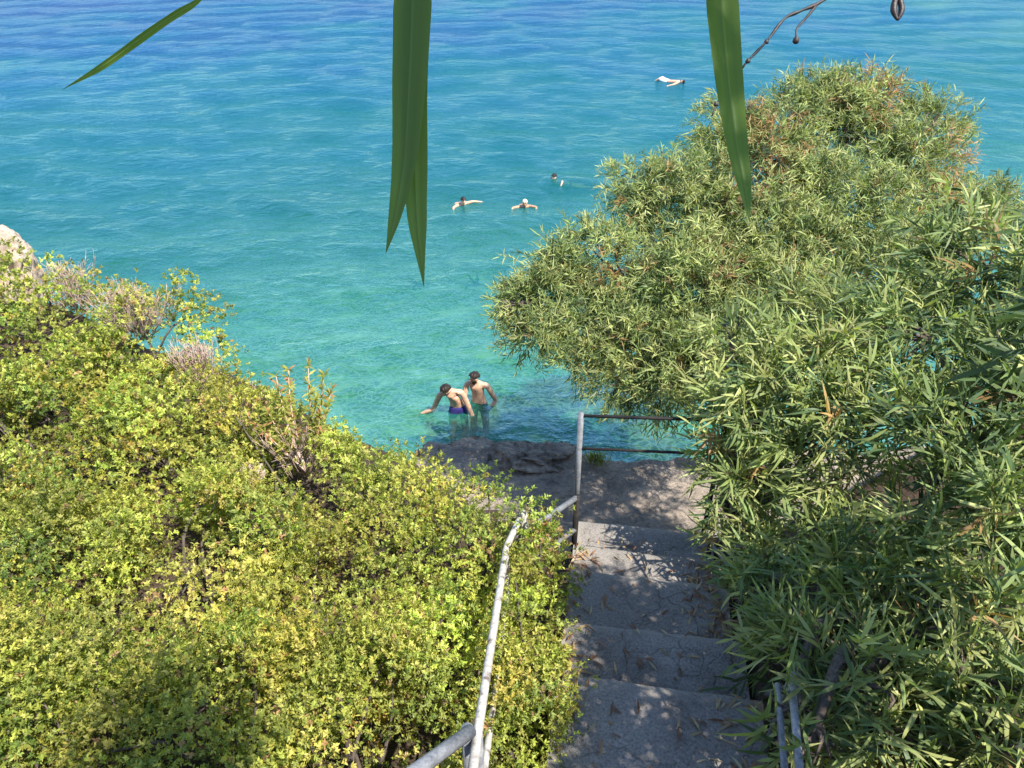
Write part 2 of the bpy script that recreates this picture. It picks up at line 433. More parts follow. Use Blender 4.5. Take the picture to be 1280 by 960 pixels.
gr = empty('guard_railing', sxy(.5, s_of(4.30)) + [0, 0, 3.6], 'dark two bar guard railing across the far end of the landing', 'railing')
zl = 3.61
base = on_z(719, 660, zl); baseR = on_z(879, 667, zl)
topL = at(715, 517, float((base[1] * cp + (CAMZ - 4.72) * sp)))
topL = np.array([base[0] - .012, base[1], topL[2]])
hz = topL[2]
baseR = np.array([baseR[0], baseR[1], zl]); topR = np.array([baseR[0] + .0, baseR[1], hz - .005])
pipe('post', [topL + [0, 0, .01], base - [0, 0, .1]], .021, M['grey_pipe'], gr)
pipe('post', [topR, baseR - [0, 0, .1]], .018, M['dark_pipe'], gr)
ext = (topR - topL) * .35
pipe('top_rail', [topL + [.0, 0, -.012], topR + ext], .0125, M['dark_pipe'], gr)
ml = np.array([0, 0, -.31])
pipe('middle_rail', [topL + ml, topR + ml + ext], .011, M['dark_pipe'], gr)

sr = empty('side_railing', at(720, 695, 5.75), 'short grey side railing with dark post left of the landing', 'railing')
C0 = at(722, 620, 5.45); C1 = at(640, 676, 4.9)
pipe('post', [C0, [C0[0] - .005, C0[1], C0[2] - .78]], .022, M['dark_pipe'], sr)
pipe('post', [at(694, 640, 5.25), at(694, 640, 5.25) - [0, 0, .6]], .02, M['dark_pipe'], sr)
pipe('top_rail', [C0 + [-.01, 0, -.02], C1 + [0, 0, 0]], .021, M['grey_pipe'], sr)
pipe('middle_rail', [C0 + [-.0, 0, -.33], C1 + [0, 0, -.33]], .019, M['grey_pipe'], sr)

rr = empty('handrail', at(985, 960, 3.4) - [0, 0, .4], 'grey pipe handrail half buried in the leaves right of the stairs', 'railing')
pipe('top_rail', [at(989, 846, 3.35), at(1002, 990, 2.85)], .017, M['grey_pipe'], rr)
pipe('middle_rail', [at(972, 856, 3.42), at(983, 990, 2.95)], .015, M['grey_pipe'], rr)
D0 = at(989, 846, 3.35); pipe('post', [D0 + [.01, .01, 0], [D0[0] + .01, D0[1] + .02, D0[2] - .7]], .017, M['grey_pipe'], rr)
er = empty('railing_stub', at(888, 681, 5.5) - [0, 0, .4], 'low dark railing stub at the right edge of the landing', 'railing')
E0 = at(888, 681, 5.5)
pipe('post', [E0, E0 - [0, 0, .5]], .018, M['dark_pipe'], er)
pipe('bar', [at(892, 684, 5.48), at(910, 706, 5.2)], .014, M['grey_pipe'], er)

# ------------------------------------------------------------------ foliage builders
def ball_dirs(n):
    v = rng.normal(size=(n, 3)); return unit(v)

def pick(cols, n, w=None):
    cols = np.array(cols); i = rng.choice(len(cols), n, p=w)
    return cols[i] * (1 + rng.normal(0, .14, (n, 1))).clip(.6, 1.5)

MC = [(.39, .40, .080), (.32, .35, .068), (.45, .44, .11), (.19, .235, .048), (.34, .22, .10)]
MW = [.34, .26, .24, .13, .03]

def mastic(name, px, py, d, rx, ry, rz, label, seed=0, cols=MC, w=MW, dens=1.0, clump=.19, avoid=True, leaf=.0185, group='mastic shrubs on the left slope', tint=(1, 1, 1)):
    global rng
    rng = np.random.default_rng(abs(int(px * 31 + py * 7)) + 3)
    c = at(px, py, d)
    g = float(ground_h(c[0], c[1]))
    root = empty(name, (c[0], c[1], g), label, 'shrub', group)
    sc = max(d, 3.2) / 4.0
    rad3 = np.array([rx, ry, rz])
    area = 2 * np.pi * ((rx * ry) ** 1.6 / 3 + (rx * rz) ** 1.6 / 3 + (ry * rz) ** 1.6 / 3) ** (1 / 1.6)
    ncl = int(area / (clump ** 2 * 1.9))
    dirs = ball_dirs(ncl * 2); dirs = dirs[(dirs[:, 2] > -.35)][:ncl]
    cc = c + dirs * rad3 * rng.uniform(.74, 1.05, (len(dirs), 1))
    cc += rng.normal(0, .05, cc.shape)
    cr = clump * rng.uniform(.6, 1.35, len(cc))
    b = MB()
    P, Nn, CT = [], [], []
    for k in range(len(cc)):
        n = int(rng.uniform(.75, 1.2) * dens * 3.5 * np.pi * cr[k] ** 2 / (.047 * sc) ** 2)
        dd = ball_dirs(n); dd = dd[(dd @ dirs[k]) > -.25]
        dd[:, 2] += .15; dd = unit(dd)
        r = cr[k] * (.55 + .45 * rng.random((len(dd), 1)) ** .5) * (1 + .25 * rng.normal(size=(len(dd), 1)))
        P.append(cc[k] + dd * r); Nn.append(unit(dd + .5 * dirs[k]))
        tn = np.array([.92, .74, .7]) if rng.random() < .03 else (np.array([.62, .72, .75]) if rng.random() < .16 else np.ones(3))
        CT.append(np.ones((len(dd), 1)) * rng.normal(1, .17) * tn * (1 + rng.normal(0, .06, 3)))
    # inner shoots
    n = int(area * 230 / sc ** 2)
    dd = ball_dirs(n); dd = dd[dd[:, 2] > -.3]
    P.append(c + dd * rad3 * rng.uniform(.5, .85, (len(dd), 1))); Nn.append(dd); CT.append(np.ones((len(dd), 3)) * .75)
    P, Nn, CT = map(np.concatenate, (P, Nn, CT))
    if avoid:
        u, s = stair_u(P[:, 0], P[:, 1]), stair_s(P[:, 0], P[:, 1])
        k = (u < .045 + .05 * rng.normal(size=len(u)) + .05 * np.sin(s * 5)) | (s > 2.6)
        P, Nn, CT = P[k], Nn[k], CT[k]
    keep = P[:, 2] > ground_h(P[:, 0], P[:, 1]) + .03
    P, Nn, CT = P[keep], Nn[keep], CT[keep]
    m = 10
    base = np.repeat(P, m, 0); nn = np.repeat(Nn, m, 0)
    t = rng.normal(size=base.shape); t = unit(t - nn * np.sum(t * nn, 1, keepdims=True))
    rise = rng.uniform(.2, 1.5, (len(base), 1))
    ax = t + nn * rise
    nor = nn * 1.0 - t * .4 + rng.normal(0, .35, base.shape)
    L = leaf * sc ** .75 * rng.uniform(.8, 1.5, len(base))
    sh = np.repeat(pick(cols, len(P), w) * CT, m, 0) * np.array(tint) * (1 + rng.normal(0, .12, (len(base), 1))).clip(.6, 1.5)
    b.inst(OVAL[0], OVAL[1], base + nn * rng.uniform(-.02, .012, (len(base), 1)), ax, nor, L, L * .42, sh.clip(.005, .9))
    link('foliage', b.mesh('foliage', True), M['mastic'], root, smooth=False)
    w_ = MB()
    for k in rng.choice(len(cc), min(len(cc), 11), replace=False):
        if avoid and stair_u(cc[k][0], cc[k][1]) > -.12: continue
        s0 = np.array([c[0] + rng.normal(0, .08), c[1] + rng.normal(0, .08), g - .05])
        mid = .5 * (s0 + cc[k]) + rng.normal(0, .1, 3)
        w_.tube(spline([s0, mid, cc[k]], 9), np.linspace(.015, .004, 9), 5)
    link('branches', w_.mesh('branches'), M['bark'], root)
    return root

GS = 'mastic shrubs on the left slope'
yell = [.38, .16, .38, .05, .03]; dark = [.22, .34, .10, .32, .02]
mastic('mastic_shrub', 55, 425, 8.4, 1.05, .9, .75, 'large olive green shrub at the upper left edge of the ridge', w=MW)
mastic('mastic_shrub', 40, 372, 8.9, .55, .5, .36, 'low shrub directly under the pale boulder', w=MW)
mastic('mastic_shrub', 185, 445, 7.7, .72, .8, .62, 'rounded shrub on the ridge next to the grey dry twigs', w=MW)
mastic('mastic_shrub', 45, 580, 6.2, .85, .85, .65, 'dense shrub at the left edge below the ridge shrubs', w=dark)
mastic('mastic_shrub', 70, 505, 7.0, .75, .6, .5, 'shrub between the ridge shrubs and the left edge shrub', w=MW)
mastic('mastic_shrub', 185, 520, 7.0, .55, .5, .45, 'smaller shrub just under the rounded ridge shrub', w=yell)
mastic('mastic_shrub', 215, 570, 6.2, .72, .8, .6, 'shrub with dark gaps in the middle of the upper slope', w=MW)
mastic('mastic_shrub', 355, 625, 5.9, .72, .75, .60, 'yellow green shrub below the sparse sprout, by the water edge', w=yell)
mastic('mastic_shrub', 500, 668, 5.5, .62, .7, .46, 'shrub whose right flank borders the rocky ledge', w=yell)
mastic('mastic_shrub', 598, 705, 5.0, .42, .5, .42, 'small shrub behind the upper end of the white handrail', w=MW)
mastic('mastic_shrub', 20, 770, 4.6, .85, .8, .6, 'shrub with bare grey twigs at the left edge, halfway down', w=MW)
mastic('mastic_shrub', 235, 745, 4.7, .75, .75, .6, 'broad bright shrub in the centre of the left slope', w=yell)
mastic('mastic_shrub', 430, 780, 4.5, .62, .7, .55, 'bright shrub just left of the middle of the white handrail', w=yell)
mastic('mastic_shrub', -5, 885, 3.8, .5, .5, .42, 'small shrub at the left edge above the bottom corner', w=MW)
mastic('mastic_shrub', -20, 690, 5.1, .6, .6, .5, 'shrub cut off by the left edge, below the dense edge shrub', w=MW)
mastic('mastic_shrub', 70, 960, 3.55, .65, .6, .5, 'shrub filling the bottom left corner', w=dark)
mastic('mastic_shrub', 250, 950, 3.5, .55, .6, .48, 'deep green shaded shrub at the bottom, left of centre', w=dark)
mastic('mastic_shrub', 430, 945, 3.5, .48, .6, .42, 'sunlit shrub at the bottom beside the grey handrail stub', w=yell)
mastic('mastic_shrub', 545, 850, 4.05, .36, .5, .38, 'small sunlit shrub touching the lower white handrail', w=yell)
mastic('mastic_shrub', 668, 745, 4.75, .26, .55, .36, 'thin brownish shrub between white handrail and stairs', clump=.12, dens=.55, w=[.25, .2, .1, .25, .2])
mastic('mastic_shrub', 655, 835, 4.15, .26, .45, .34, 'narrow shrub between the handrail and the middle of the stairs', clump=.13, w=yell)
mastic('mastic_shrub', 648, 905, 3.72, .26, .5, .30, 'low shrub spilling onto the left edge of the lower stairs', clump=.11, w=yell)

# dry twiggy plants on the ridge
def twiggy(px, py, d, h, wdt, label, n=60):
    c = at(px, py, d); root = empty('dry_shrub', c, label, 'shrub', 'dry twiggy shrubs on the ridge')
    b = MB()
    for k in range(n):
        a = rng.uniform(0, 6.28); lean = rng.uniform(.05, 1) * wdt
        tip = c + np.array([math.cos(a) * lean, math.sin(a) * lean * .6, h * rng.uniform(.5, 1.05)])
        s0 = c + np.array([math.cos(a) * lean * .3, math.sin(a) * lean * .3, -.25])
        p = spline([s0, .5 * (s0 + tip) + rng.normal(0, .03, 3), tip], 7)
        b.tube(p, np.linspace(.0045, .0016, 7), 4)
        for q in range(5):
            i = rng.integers(2, 6); dr = unit(p[i] - p[i - 1] + rng.normal(0, .05, 3))
            b.tube([p[i], p[i] + dr * rng.uniform(.06, .16)], [.0028, .0014], 3)
    link('twigs', b.mesh('twigs'), M['dry'], root)
twiggy(248, 470, 7.2, .40, .26, 'grey pink dry twiggy shrub on the ridge against the water', 110)
twiggy(165, 388, 7.7, .26, .60, 'dry twigs poking up from the ridge behind the rounded shrub', 80)
twiggy(85, 358, 8.4, .28, .5, 'dry twigs beside the pale boulder', 60)
mastic('mastic_shrub', 318, 560, 6.6, .42, .5, .42, 'small shrub behind the sparse sprout at the cliff edge', w=yell)
twiggy(300, 520, 6.7, .25, .34, 'pinkish dry twigs between the ridge and the sparse sprout', 50)
twiggy(372, 560, 5.9, .22, .40, 'low pinkish dry twigs at the foot of the sparse sprout', 30)

# sparse yellow sprout
c = at(378, 565, 5.8)
sp_ = empty('sprout', c, 'tall sparse yellow green sprout with reddish tips rising above the shrubs', 'plant')
stem, lf = MB(), MB()
for (tx, ty) in [(345, 470), (360, 462), (385, 458), (405, 468), (415, 485), (352, 500), (395, 500), (335, 515), (310, 520), (400, 520)]:
    tip = at(tx, ty, 5.8 + rng.uniform(-.15, .15))
    p = spline([c - [0, 0, .2], .5 * (c + tip) + [.03 * np.sign(tx - 378), 0, -.06], tip], 12)
    stem.tube(p, np.linspace(.008, .003, 12), 5)
    n = 46
    n = 80; i = rng.integers(4, 12, n); base = p[i]
    ax = ball_dirs(n) + [0, 0, .5]
    cl = pick([(.34, .33, .08), (.25, .28, .06), (.38, .19, .09)], n, [.45, .35, .2])
    lf.inst(*LANCE, base, ax, ball_dirs(n) + [0, -.3, .8], rng.uniform(.05, .085, n), rng.uniform(.012, .02, n), cl)
link('stems', stem.mesh('stems'), M['dry'], sp_)
link('foliage', lf.mesh('foliage', True), M['mastic'], sp_, smooth=False)

# ------------------------------------------------------------------ rocks
def rock(name, c, r, label, m, seed, jag=.6):
    bm = bmesh.new(); bmesh.ops.create_icosphere(bm, subdivisions=5, radius=1)
    for v in bm.verts:
        p = np.array(v.co)
        k = 1 + .9 * float(N1.fbm(np.array(p[0] * 1.3 + seed), np.array(p[1] * 1.3 + p[2] * 1.7), 4))
        k += jag * (abs(float(N2.fbm(np.array(p[0] * 3.1 + seed * 3 + p[2] * 2), np.array(p[1] * 3.1 - p[2] * 2.3), 5))) * -1.6 + .2)
        q = np.sign(p) * np.abs(p) ** .8 * k * r
        v.co = Vector((c + q).tolist())
    me = bpy.data.meshes.new(name); bm.to_mesh(me); bm.free()
    o = link(name, me, m, None)
    return tag(o, label, 'rock')
rock('boulder', at(2, 345, 9.2), np.array([.36, .36, .42]), 'pale beige boulder on top of the left ridge', M['pale_rock'], 5)
rock('rock', at(312, 592, 5.7), np.array([.10, .08, .07]), 'small pale rock showing between the left shrubs', M['pale_rock'], 8)
rock('rock', on_z(668, 572, 1.78), np.array([.40, .26, .11]), 'dark jagged rock at the ledge edge left of the railing post', M['ledge'], 11, 1.2)
rock('rock', on_z(590, 580, 1.72), np.array([.55, .36, .09]), 'low flat rock at the left end of the ledge', M['ledge'], 15, 1.2)

# ------------------------------------------------------------------ acacias
AC = [(.235, .285, .095), (.16, .215, .08), (.34, .36, .14), (.075, .12, .05), (.30, .19, .08)]
def acacia(name, clumps, trunk, label, leaf=.14, width=.014, dens=1.0, w=(.36, .28, .2, .14, .02), spots=(), twl=.22, group='acacias to the right of the stairs', branches=True, world=None, shoot=(.0, -.1, .4), nleaf=11):
    global rng
    rng = np.random.default_rng(int(trunk[0] * 100 + trunk[1] * 1000))
    g = float(ground_h(trunk[0], trunk[1]))
    root = empty(name, (trunk[0], trunk[1], g), label, 'tree', group)
    b = MB(); wood = MB()
    cen = np.array([q[:3] for q in world]) if world else np.array([at(q[0], q[1], q[2]) for q in clumps])
    clumps = world or clumps; mean = cen.mean(0)
    base = np.array([trunk[0], trunk[1], g - .1])
    fork = base + (mean - base) * .35 + [0, 0, .1]
    wood.tube(spline([base, .5 * (base + fork) + rng.normal(0, .06, 3), fork], 10), np.linspace(.10, .07, 10), 8)
    for q, cpt in zip(clumps, cen):
        r = q[3]; sc = r * np.array([1, .9, .8])
        n = int(dens * 4 * np.pi * r ** 2 * 85 * (.14 / leaf) ** 1.3)
        dd = ball_dirs(n); dd[:, 2] += .12; dd = unit(dd)
        rr_ = rng.random((n, 1)) ** .45 * (1 + .10 * rng.normal(size=(n, 1)))
        # break the ball into tufts
        tuft = ball_dirs(max(8, int(26 * (r / .6) ** 2)))
        kk = rng.integers(0, len(tuft), n)
        mixf = rng.uniform(.0, .75, (n, 1))
        dd = unit(dd * mixf + tuft[kk] * (1.0 - mixf) * 1.1)
        reach = rng.uniform(.72, 1.18, len(tuft))[kk][:, None]
        p0 = cpt + dd * sc * rr_ * reach
        tw = unit(dd * .9 + rng.normal(0, .45, (n, 3)) + np.array(shoot))
        # twig with alternate leaves, drooping towards the tip
        L = twl * rng.uniform(.6, 1.25, n)
        b.inst(*LANCE, p0, tw, ball_dirs(n), L, .006 * np.ones(n), np.tile((.12, .10, .05), (n, 1)))
        m = nleaf
        t = np.tile(np.linspace(.1, 1.0, m), n)
        bp = np.repeat(p0, m, 0) + np.repeat(tw * L[:, None], m, 0) * t[:, None] + np.array([0, 0, -.06]) * (t ** 2)[:, None]
        per = ball_dirs(n * m)
        ax = np.repeat(tw, m, 0) * .75 + per * .75 + np.array([0, 0, -.10])
        nor = rng.normal(0, .6, (n * m, 3)) + np.array([.25, -.6, .75])
        tone = rng.normal(1, .10, len(tuft))[kk]
        hue = pick(AC, n, list(w)) * tone[:, None]
        for sx, sy, srad, scol in spots:
            # dried, browned sprays: real patches of dead leaves on this tree
            dep = p0[:, 1] * cp + (CAMZ - p0[:, 2]) * sp
            ix = 640 + p0[:, 0] / dep * FPX; iy = 480 - (p0[:, 1] * sp - (CAMZ - p0[:, 2]) * cp) / dep * FPX
            hit = ((ix - sx) ** 2 + (iy - sy) ** 2 < (srad * rng.uniform(.3, 1.2, n)) ** 2) & (rng.random(n) < .42)
            hue[hit] = np.array(scol) * rng.uniform(.7, 1.2, (hit.sum(), 1))
        cl = np.repeat(hue, m, 0) * (1 + rng.normal(0, .15, (n * m, 1))).clip(.5, 1.6)
        lv = leaf * rng.uniform(.4, 1.3, n * m)
        b.inst(*LANCE, bp, ax, nor, lv, width * rng.uniform(.7, 1.25, n * m), cl.clip(.004, .9))
        if branches:
            e = cpt
            mid = fork + (e - fork) * .5 + rng.normal(0, .12, 3) + [0, 0, .12]
            wood.tube(spline([fork, mid, e], 12), np.linspace(.05, .016, 12), 7)
            for k in range(9):
                t2 = cpt + tuft[k % len(tuft)] * sc * .9
                wood.tube(spline([e - (e - mid) * .3 * rng.random(), .5 * (e + t2) + rng.normal(0, .05, 3), t2], 8), np.linspace(.014, .004, 8), 5)
    link('trunk', wood.mesh('trunk'), M['bark'], root)
    link('crown', b.mesh('crown', True), M['acacia'], root, smooth=False)
    return root

RED = (.38, .22, .105)
acacia('acacia_tree', [
    (690, 365, 7.6, .42), (665, 410, 7.4, .32), (760, 330, 7.7, .48), (720, 430, 7.4, .36), (800, 430, 7.3, .52), (840, 480, 7.1, .36), (862, 452, 7.0, .34), (770, 480, 7.2, .26),
    (850, 250, 8.1, .60), (870, 360, 7.4, .60), (960, 190, 8.3, .58), (1060, 160, 8.5, .56), (1150, 200, 8.3, .55), (1190, 280, 8.0, .50),
    (960, 300, 7.7, .70), (1070, 270, 7.8, .75), (1120, 360, 7.2, .60), (1000, 390, 7.0, .55), (1235, 260, 7.7, .30), (1000, 135, 8.6, .42), (1085, 128, 8.6, .42), (800, 235, 8.0, .34), (905, 165, 8.4, .40), (1045, 122, 8.7, .30), (1165, 150, 8.5, .34), (820, 310, 7.8, .40), (905, 320, 7.7, .45), (740, 395, 7.6, .36), (700, 330, 7.7, .30), (900, 250, 8.1, .45), (1010, 240, 8.0, .5), (880, 410, 7.2, .40), (650, 375, 7.5, .26)],
    (3.0, 6.9), 'large fine leaved acacia with browned sprays leaning over the water', leaf=.096, width=.0105, dens=1.2, twl=.2,
    spots=[(950, 155, 45, RED), (1095, 110, 40, RED), (1195, 190, 30, RED), (1190, 240, 26, RED), (985, 205, 30, RED), (1165, 225, 24, RED), (935, 240, 30, (.20, .12, .07)), (770, 340, 26, (.25, .15, .06)), (900, 330, 30, (.22, .13, .06))],
    w=(.34, .22, .30, .12, .02))
acacia('acacia_shrub', [
    (920, 440, 5.5, .36), (1000, 470, 5.2, .42), (930, 520, 5.2, .34), (1050, 420, 5.4, .36), (1020, 560, 4.9, .38), (940, 600, 5.1, .26), (905, 560, 5.4, .20),
    (1100, 520, 4.8, .4), (930, 670, 5.0, .22), (915, 625, 5.3, .2)],
    (1.75, 4.3), 'sunlit long leaved acacia leaning over the landing railing', leaf=.17, width=.017, dens=.8, w=(.36, .16, .40, .06, .02),
    spots=[(905, 540, 20, (.36, .22, .12)), (1070, 425, 20, (.3, .17, .12))], nleaf=10)
acacia('acacia_shrub', [
    (1230, 330, 5.3, .48), (1160, 420, 5.0, .42), (1260, 470, 4.5, .45), (1200, 540, 4.3, .32), (1260, 620, 3.9, .40), (1150, 640, 4.2, .36), (1300, 380, 4.8, .5), (1340, 520, 4.1, .5)],
    (2.9, 3.3), 'dark green acacia against the right edge of the view', leaf=.17, width=.017, dens=.8, w=(.26, .36, .12, .25, .01), nleaf=10)
acacia('acacia_shrub', [
    (1000, 690, 4.6, .30), (960, 740, 4.5, .22), (1070, 720, 4.2, .36), (1160, 760, 3.8, .34), (1030, 800, 4.0, .27), (1250, 740, 3.6, .34), (1110, 840, 3.6, .28), (1210, 860, 3.4, .30), (1060, 900, 3.5, .2), (1150, 940, 3.3, .24), (1260, 930, 3.2, .26), (990, 830, 4.0, .15), (985, 885, 3.35, .12), (1010, 800, 3.75, .20), (1075, 850, 3.4, .2), (1015, 930, 3.2, .12)],
    (2.0, 2.7), 'low acacia shrub in the bottom right corner beside the stairs', leaf=.16, width=.017, dens=.8, w=(.32, .26, .26, .14, .02), nleaf=10)

acacia('acacia_tree', [], (3.6, .6), 'unseen acacia added right of the stairs to shade them', leaf=.16, width=.018, dens=1.3, world=[(2.2, 2.0, 6.8, .45), (2.0, 1.3, 6.9, .45), (1.8, .7, 7.1, .4), (1.95, 1.9, 7.0, .35)], nleaf=9)  # added outside the view, clumps set along the sun's path to shade the steps

# ------------------------------------------------------------------ overhanging branch and its hanging leaves
def blade(pts, wid, side, nrm, fold=.12):
    """curved leaf blade: centre line points, half widths, side vector"""
    P = spline(pts, 28); W = np.interp(np.linspace(0, 1, 28), np.linspace(0, 1, len(wid)), wid)
    side = unit(np.array(side, float)); nrm = unit(np.array(nrm, float))
    v = []
    for p, w in zip(P, W):
        for t in (-1, -.5, -.09, 0, .09, .5, 1):
            v.append(p + side * w * t + nrm * (fold * w * abs(t) + (.0006 if t == 0 else 0)))
    i, j = np.meshgrid(np.arange(27), np.arange(6), indexing='ij')
    q = np.stack([i * 7 + j, i * 7 + j + 1, (i + 1) * 7 + j + 1, (i + 1) * 7 + j], -1).reshape(-1, 4)
    b = MB(); c = np.tile((.105, .165, .032), (len(v), 1)) * (1 + .12 * np.sin(np.arange(len(v)) % 7 * 2.1))[:, None]; c[3::7] = (.16, .22, .06)
    b.add(np.array(v), [q], c); return b.mesh('leaf', True)
M['blade'] = leaf_mat('blade_leaf', .5, .35, .4)
ob = empty('overhanging_branch', (1.3, -1.0, 9.3), 'acacia branch above with long dark green leaves hanging into view', 'branch')
bw = MB()
K0, K1, K2 = at(515, -90, .5), at(900, -100, .62), np.array([.9, -.5, 8.95])
K3 = at(300, -70, .62)
bw.tube(spline([(1.3, -1.0, 9.3), K2, at(1050, -170, .62), K1, .5 * (K0 + K1) + [0, 0, .01], K0, K3], 40), np.linspace(.02, .003, 40), 7)
link('branch', bw.mesh('branch'), M['bark'], ob)
X_, U_ = np.array([1., 0, 0]), np.array([0, sp, cp])
tocam = np.array([0, -cp, sp])
px_ = lambda w, d: w / FPX * d
d = .5
link('leaf', blade([at(516, -92, d), at(516, 0, d), at(512, 100, d), at(506, 200, d), at(494, 270, d), at(482, 318, d)],
                   [px_(6, d), px_(26, d), px_(23, d), px_(17, d), px_(9, d), 0], X_ + .25 * tocam, tocam), M['blade'], ob)
d = .508
link('leaf', blade([at(519, -92, d), at(520, 0, d), at(516, 100, d), at(519, 200, d), at(522, 280, d), at(530, 360, d)],
                   [px_(5, d), px_(20, d), px_(19, d), px_(16, d), px_(12, d), 0], X_ - .3 * tocam, tocam), M['blade'], ob)
d = .6
link('leaf', blade([at(895, -98, d), at(902, 0, d), at(911, 100, d), at(921, 180, d), at(931, 235, d), at(937, 280, d)],
                   [px_(8, d), px_(20, d), px_(17, d), px_(13, d), px_(8, d), 0], X_ + .12 * U_ + .2 * tocam, tocam), M['blade'], ob)
d = .6
link('leaf', blade([at(300, -68, d), at(255, -5, d), at(215, 22, d), at(175, 50, d), at(130, 82, d), at(78, 112, d)],
                   [px_(3, d), px_(6, d), px_(8.5, d), px_(10, d), px_(8, d), 0], unit(.6 * X_ + .8 * U_) + .5 * tocam, tocam), M['blade'], ob)
# leaves of the same branch above and behind the camera: they shade it
fb = MB()
for c0, r0, n in (((.50, .06, 9.02), .40, 190), ((1.0, -.6, 9.3), .45, 120)):
    dd = ball_dirs(n); p0 = np.array(c0) + dd * r0 * rng.random((n, 1)) ** .4 * np.array([1, 1, .6])
    p0 = p0[p0[:, 2] > 8.75]; n = len(p0)
    m = 6; bp = np.repeat(p0, m, 0) + rng.normal(0, .05, (n * m, 3))
    fb.inst(*LANCE, bp, ball_dirs(n * m) * .6 + [0, 0, -.7], ball_dirs(n * m), rng.uniform(.12, .2, n * m), rng.uniform(.014, .024, n * m), pick(AC[:4], n * m))
link('foliage', fb.mesh('foliage', True), M['acacia'], ob, smooth=False)

tw = empty('bare_twig', at(1120, -60, .9), 'thin bare dark twig with small buds at the upper right', 'twig')
b = MB(); d = .9
main = spline([at(1120, -60, d), at(1060, -20, d), at(1025, 3, d), at(1000, 14, d), at(980, 24, d), at(958, 52, d), at(935, 76, d), at(918, 98, d + .01), at(900, 122, d + .02), at(890, 145, d + .02)], 50)
b.tube(main, np.linspace(.0024, .0009, 50) * (1 + .25 * np.sin(np.arange(50) * 1.1)), 7)
b.tube(spline([at(1021, 6, d), at(1008, 22, d), at(996, 36, d), at(995, 48, d)], 12), np.linspace(.0018, .001, 12), 6)
b.tube(spline([at(1120, -60, d), at(1124, -30, d), at(1122, -5, d)], 10), np.linspace(.0026, .0018, 10), 6)
link('stem', b.mesh('stem'), M['pod'], tw)
def bud(px, py, r, d=.9, sy=1.0):
    bm = bmesh.new(); bmesh.ops.create_uvsphere(bm, u_segments=14, v_segments=10, radius=1)
    c = at(px, py, d); rr2 = px_(r, d)
    for v in bm.verts:
        k = 1 - .25 * v.co.z
        v.co = Vector((c + np.array([v.co.x * k, v.co.y * k, v.co.z * sy]) * rr2).tolist())
    me = bpy.data.meshes.new('bud'); bm.to_mesh(me); bm.free(); link('bud', me, M['pod'], tw)
bud(995, 50, 4, sy=1.2); bud(935, 76, 3.2); bud(958, 52, 3); bud(895, 130, 3)
pd = MB()   # curled pod: two fat halves round a gap
for sx in (-1, 1):
    pd.tube(spline([at(1122, -8, d), at(1122 + 3 * sx, 0, d), at(1122 + 5 * sx, 10, d), at(1122 + 3.5 * sx, 18, d), at(1122, 25, d)], 16), px_(1, d) * np.interp(np.linspace(0, 1, 16), [0, .3, .6, 1], [2.6, 3.8, 4.0, 1.6]), 8)
link('pod', pd.mesh('pod'), M['pod'], tw)

# ------------------------------------------------------------------ litter on the stairs, weeds
lt = MB(); n = 760
zone = rng.choice(4, n, p=[.3, .3, .2, .2])
pts = []
for k in range(n):
    if zone[k] == 0: u, s = rng.normal(1.0, .10), rng.uniform(1.1, 1.9)
    elif zone[k] == 1: u, s = rng.normal(1.12, .18), rng.uniform(-.5, .6)
    elif zone[k] == 2: u, s = rng.normal(.03, .06), rng.uniform(.2, 2.0)
    else: u, s = rng.uniform(.05, 1.0), rng.uniform(-.4, 2.3)
    u = max(u, .02)
    z = [zn for (yn, zn) in NOSE if s_of(yn) > s]
    p = sxy(u, s); p[2] = (z[0] if z else 3.61) + .014 + .006 * rng.random()
    if u > SW: p[2] = float(ground_h(p[0], p[1])) + .02
    pts.append(p)
pts = np.array(pts)
lt.inst(*LANCE, pts, ball_dirs(n) * [1, 1, .15], np.tile([0, 0, 1.], (n, 1)) + rng.normal(0, .25, (n, 3)), rng.uniform(.04, .12, n), rng.uniform(.010, .018, n),
        pick([(.30, .17, .10), (.38, .26, .15), (.20, .10, .06), (.42, .34, .22)], n))
o = link('fallen_leaves', lt.mesh('fallen_leaves', True), M['acacia'], None, smooth=False); tag(o, 'dry reddish leaves scattered over the concrete stairs', 'fallen leaves', kind='stuff')

c = on_z(745, 578, 1.8)
wd = MB(); n = 150
p0 = c + rng.normal(0, .045, (n, 3)) * [1.4, 1, .2]
wd.inst(*LANCE, p0, ball_dirs(n) * [.6, .6, .3] + [0, 0, .8], ball_dirs(n), rng.uniform(.08, .2, n), rng.uniform(.008, .014, n), pick([(.22, .21, .06), (.16, .18, .05)], n))
o = link('weed', wd.mesh('weed', True), M['mastic'], None, smooth=False); tag(o, 'small yellowish weed tuft growing on the ledge behind the railing', 'plant')

# ------------------------------------------------------------------ people
def skin_mesh(name, verts, edges, radii, root, lev=2):
    me = bpy.data.meshes.new(name); me.from_pydata([tuple(map(float, v)) for v in verts], edges, [])
    o = bpy.data.objects.new(name, me); COL.objects.link(o)
    md = o.modifiers.new('s', 'SKIN'); md.use_smooth_shade = True; md.branch_smoothing = .6
    sv = me.skin_vertices[0].data
    for i, r in enumerate(radii):
        rr = r if isinstance(r, tuple) else (r, r)
        sv[i].radius = rr; sv[i].use_root = (i == root)
    ss_ = o.modifiers.new('b', 'SUBSURF'); ss_.levels = lev; ss_.render_levels = lev
    dg = bpy.context.evaluated_depsgraph_get()
    m2 = bpy.data.meshes.new_from_object(o.evaluated_get(dg)); m2.name = name
    bpy.data.objects.remove(o); bpy.data.meshes.remove(me)
    return m2

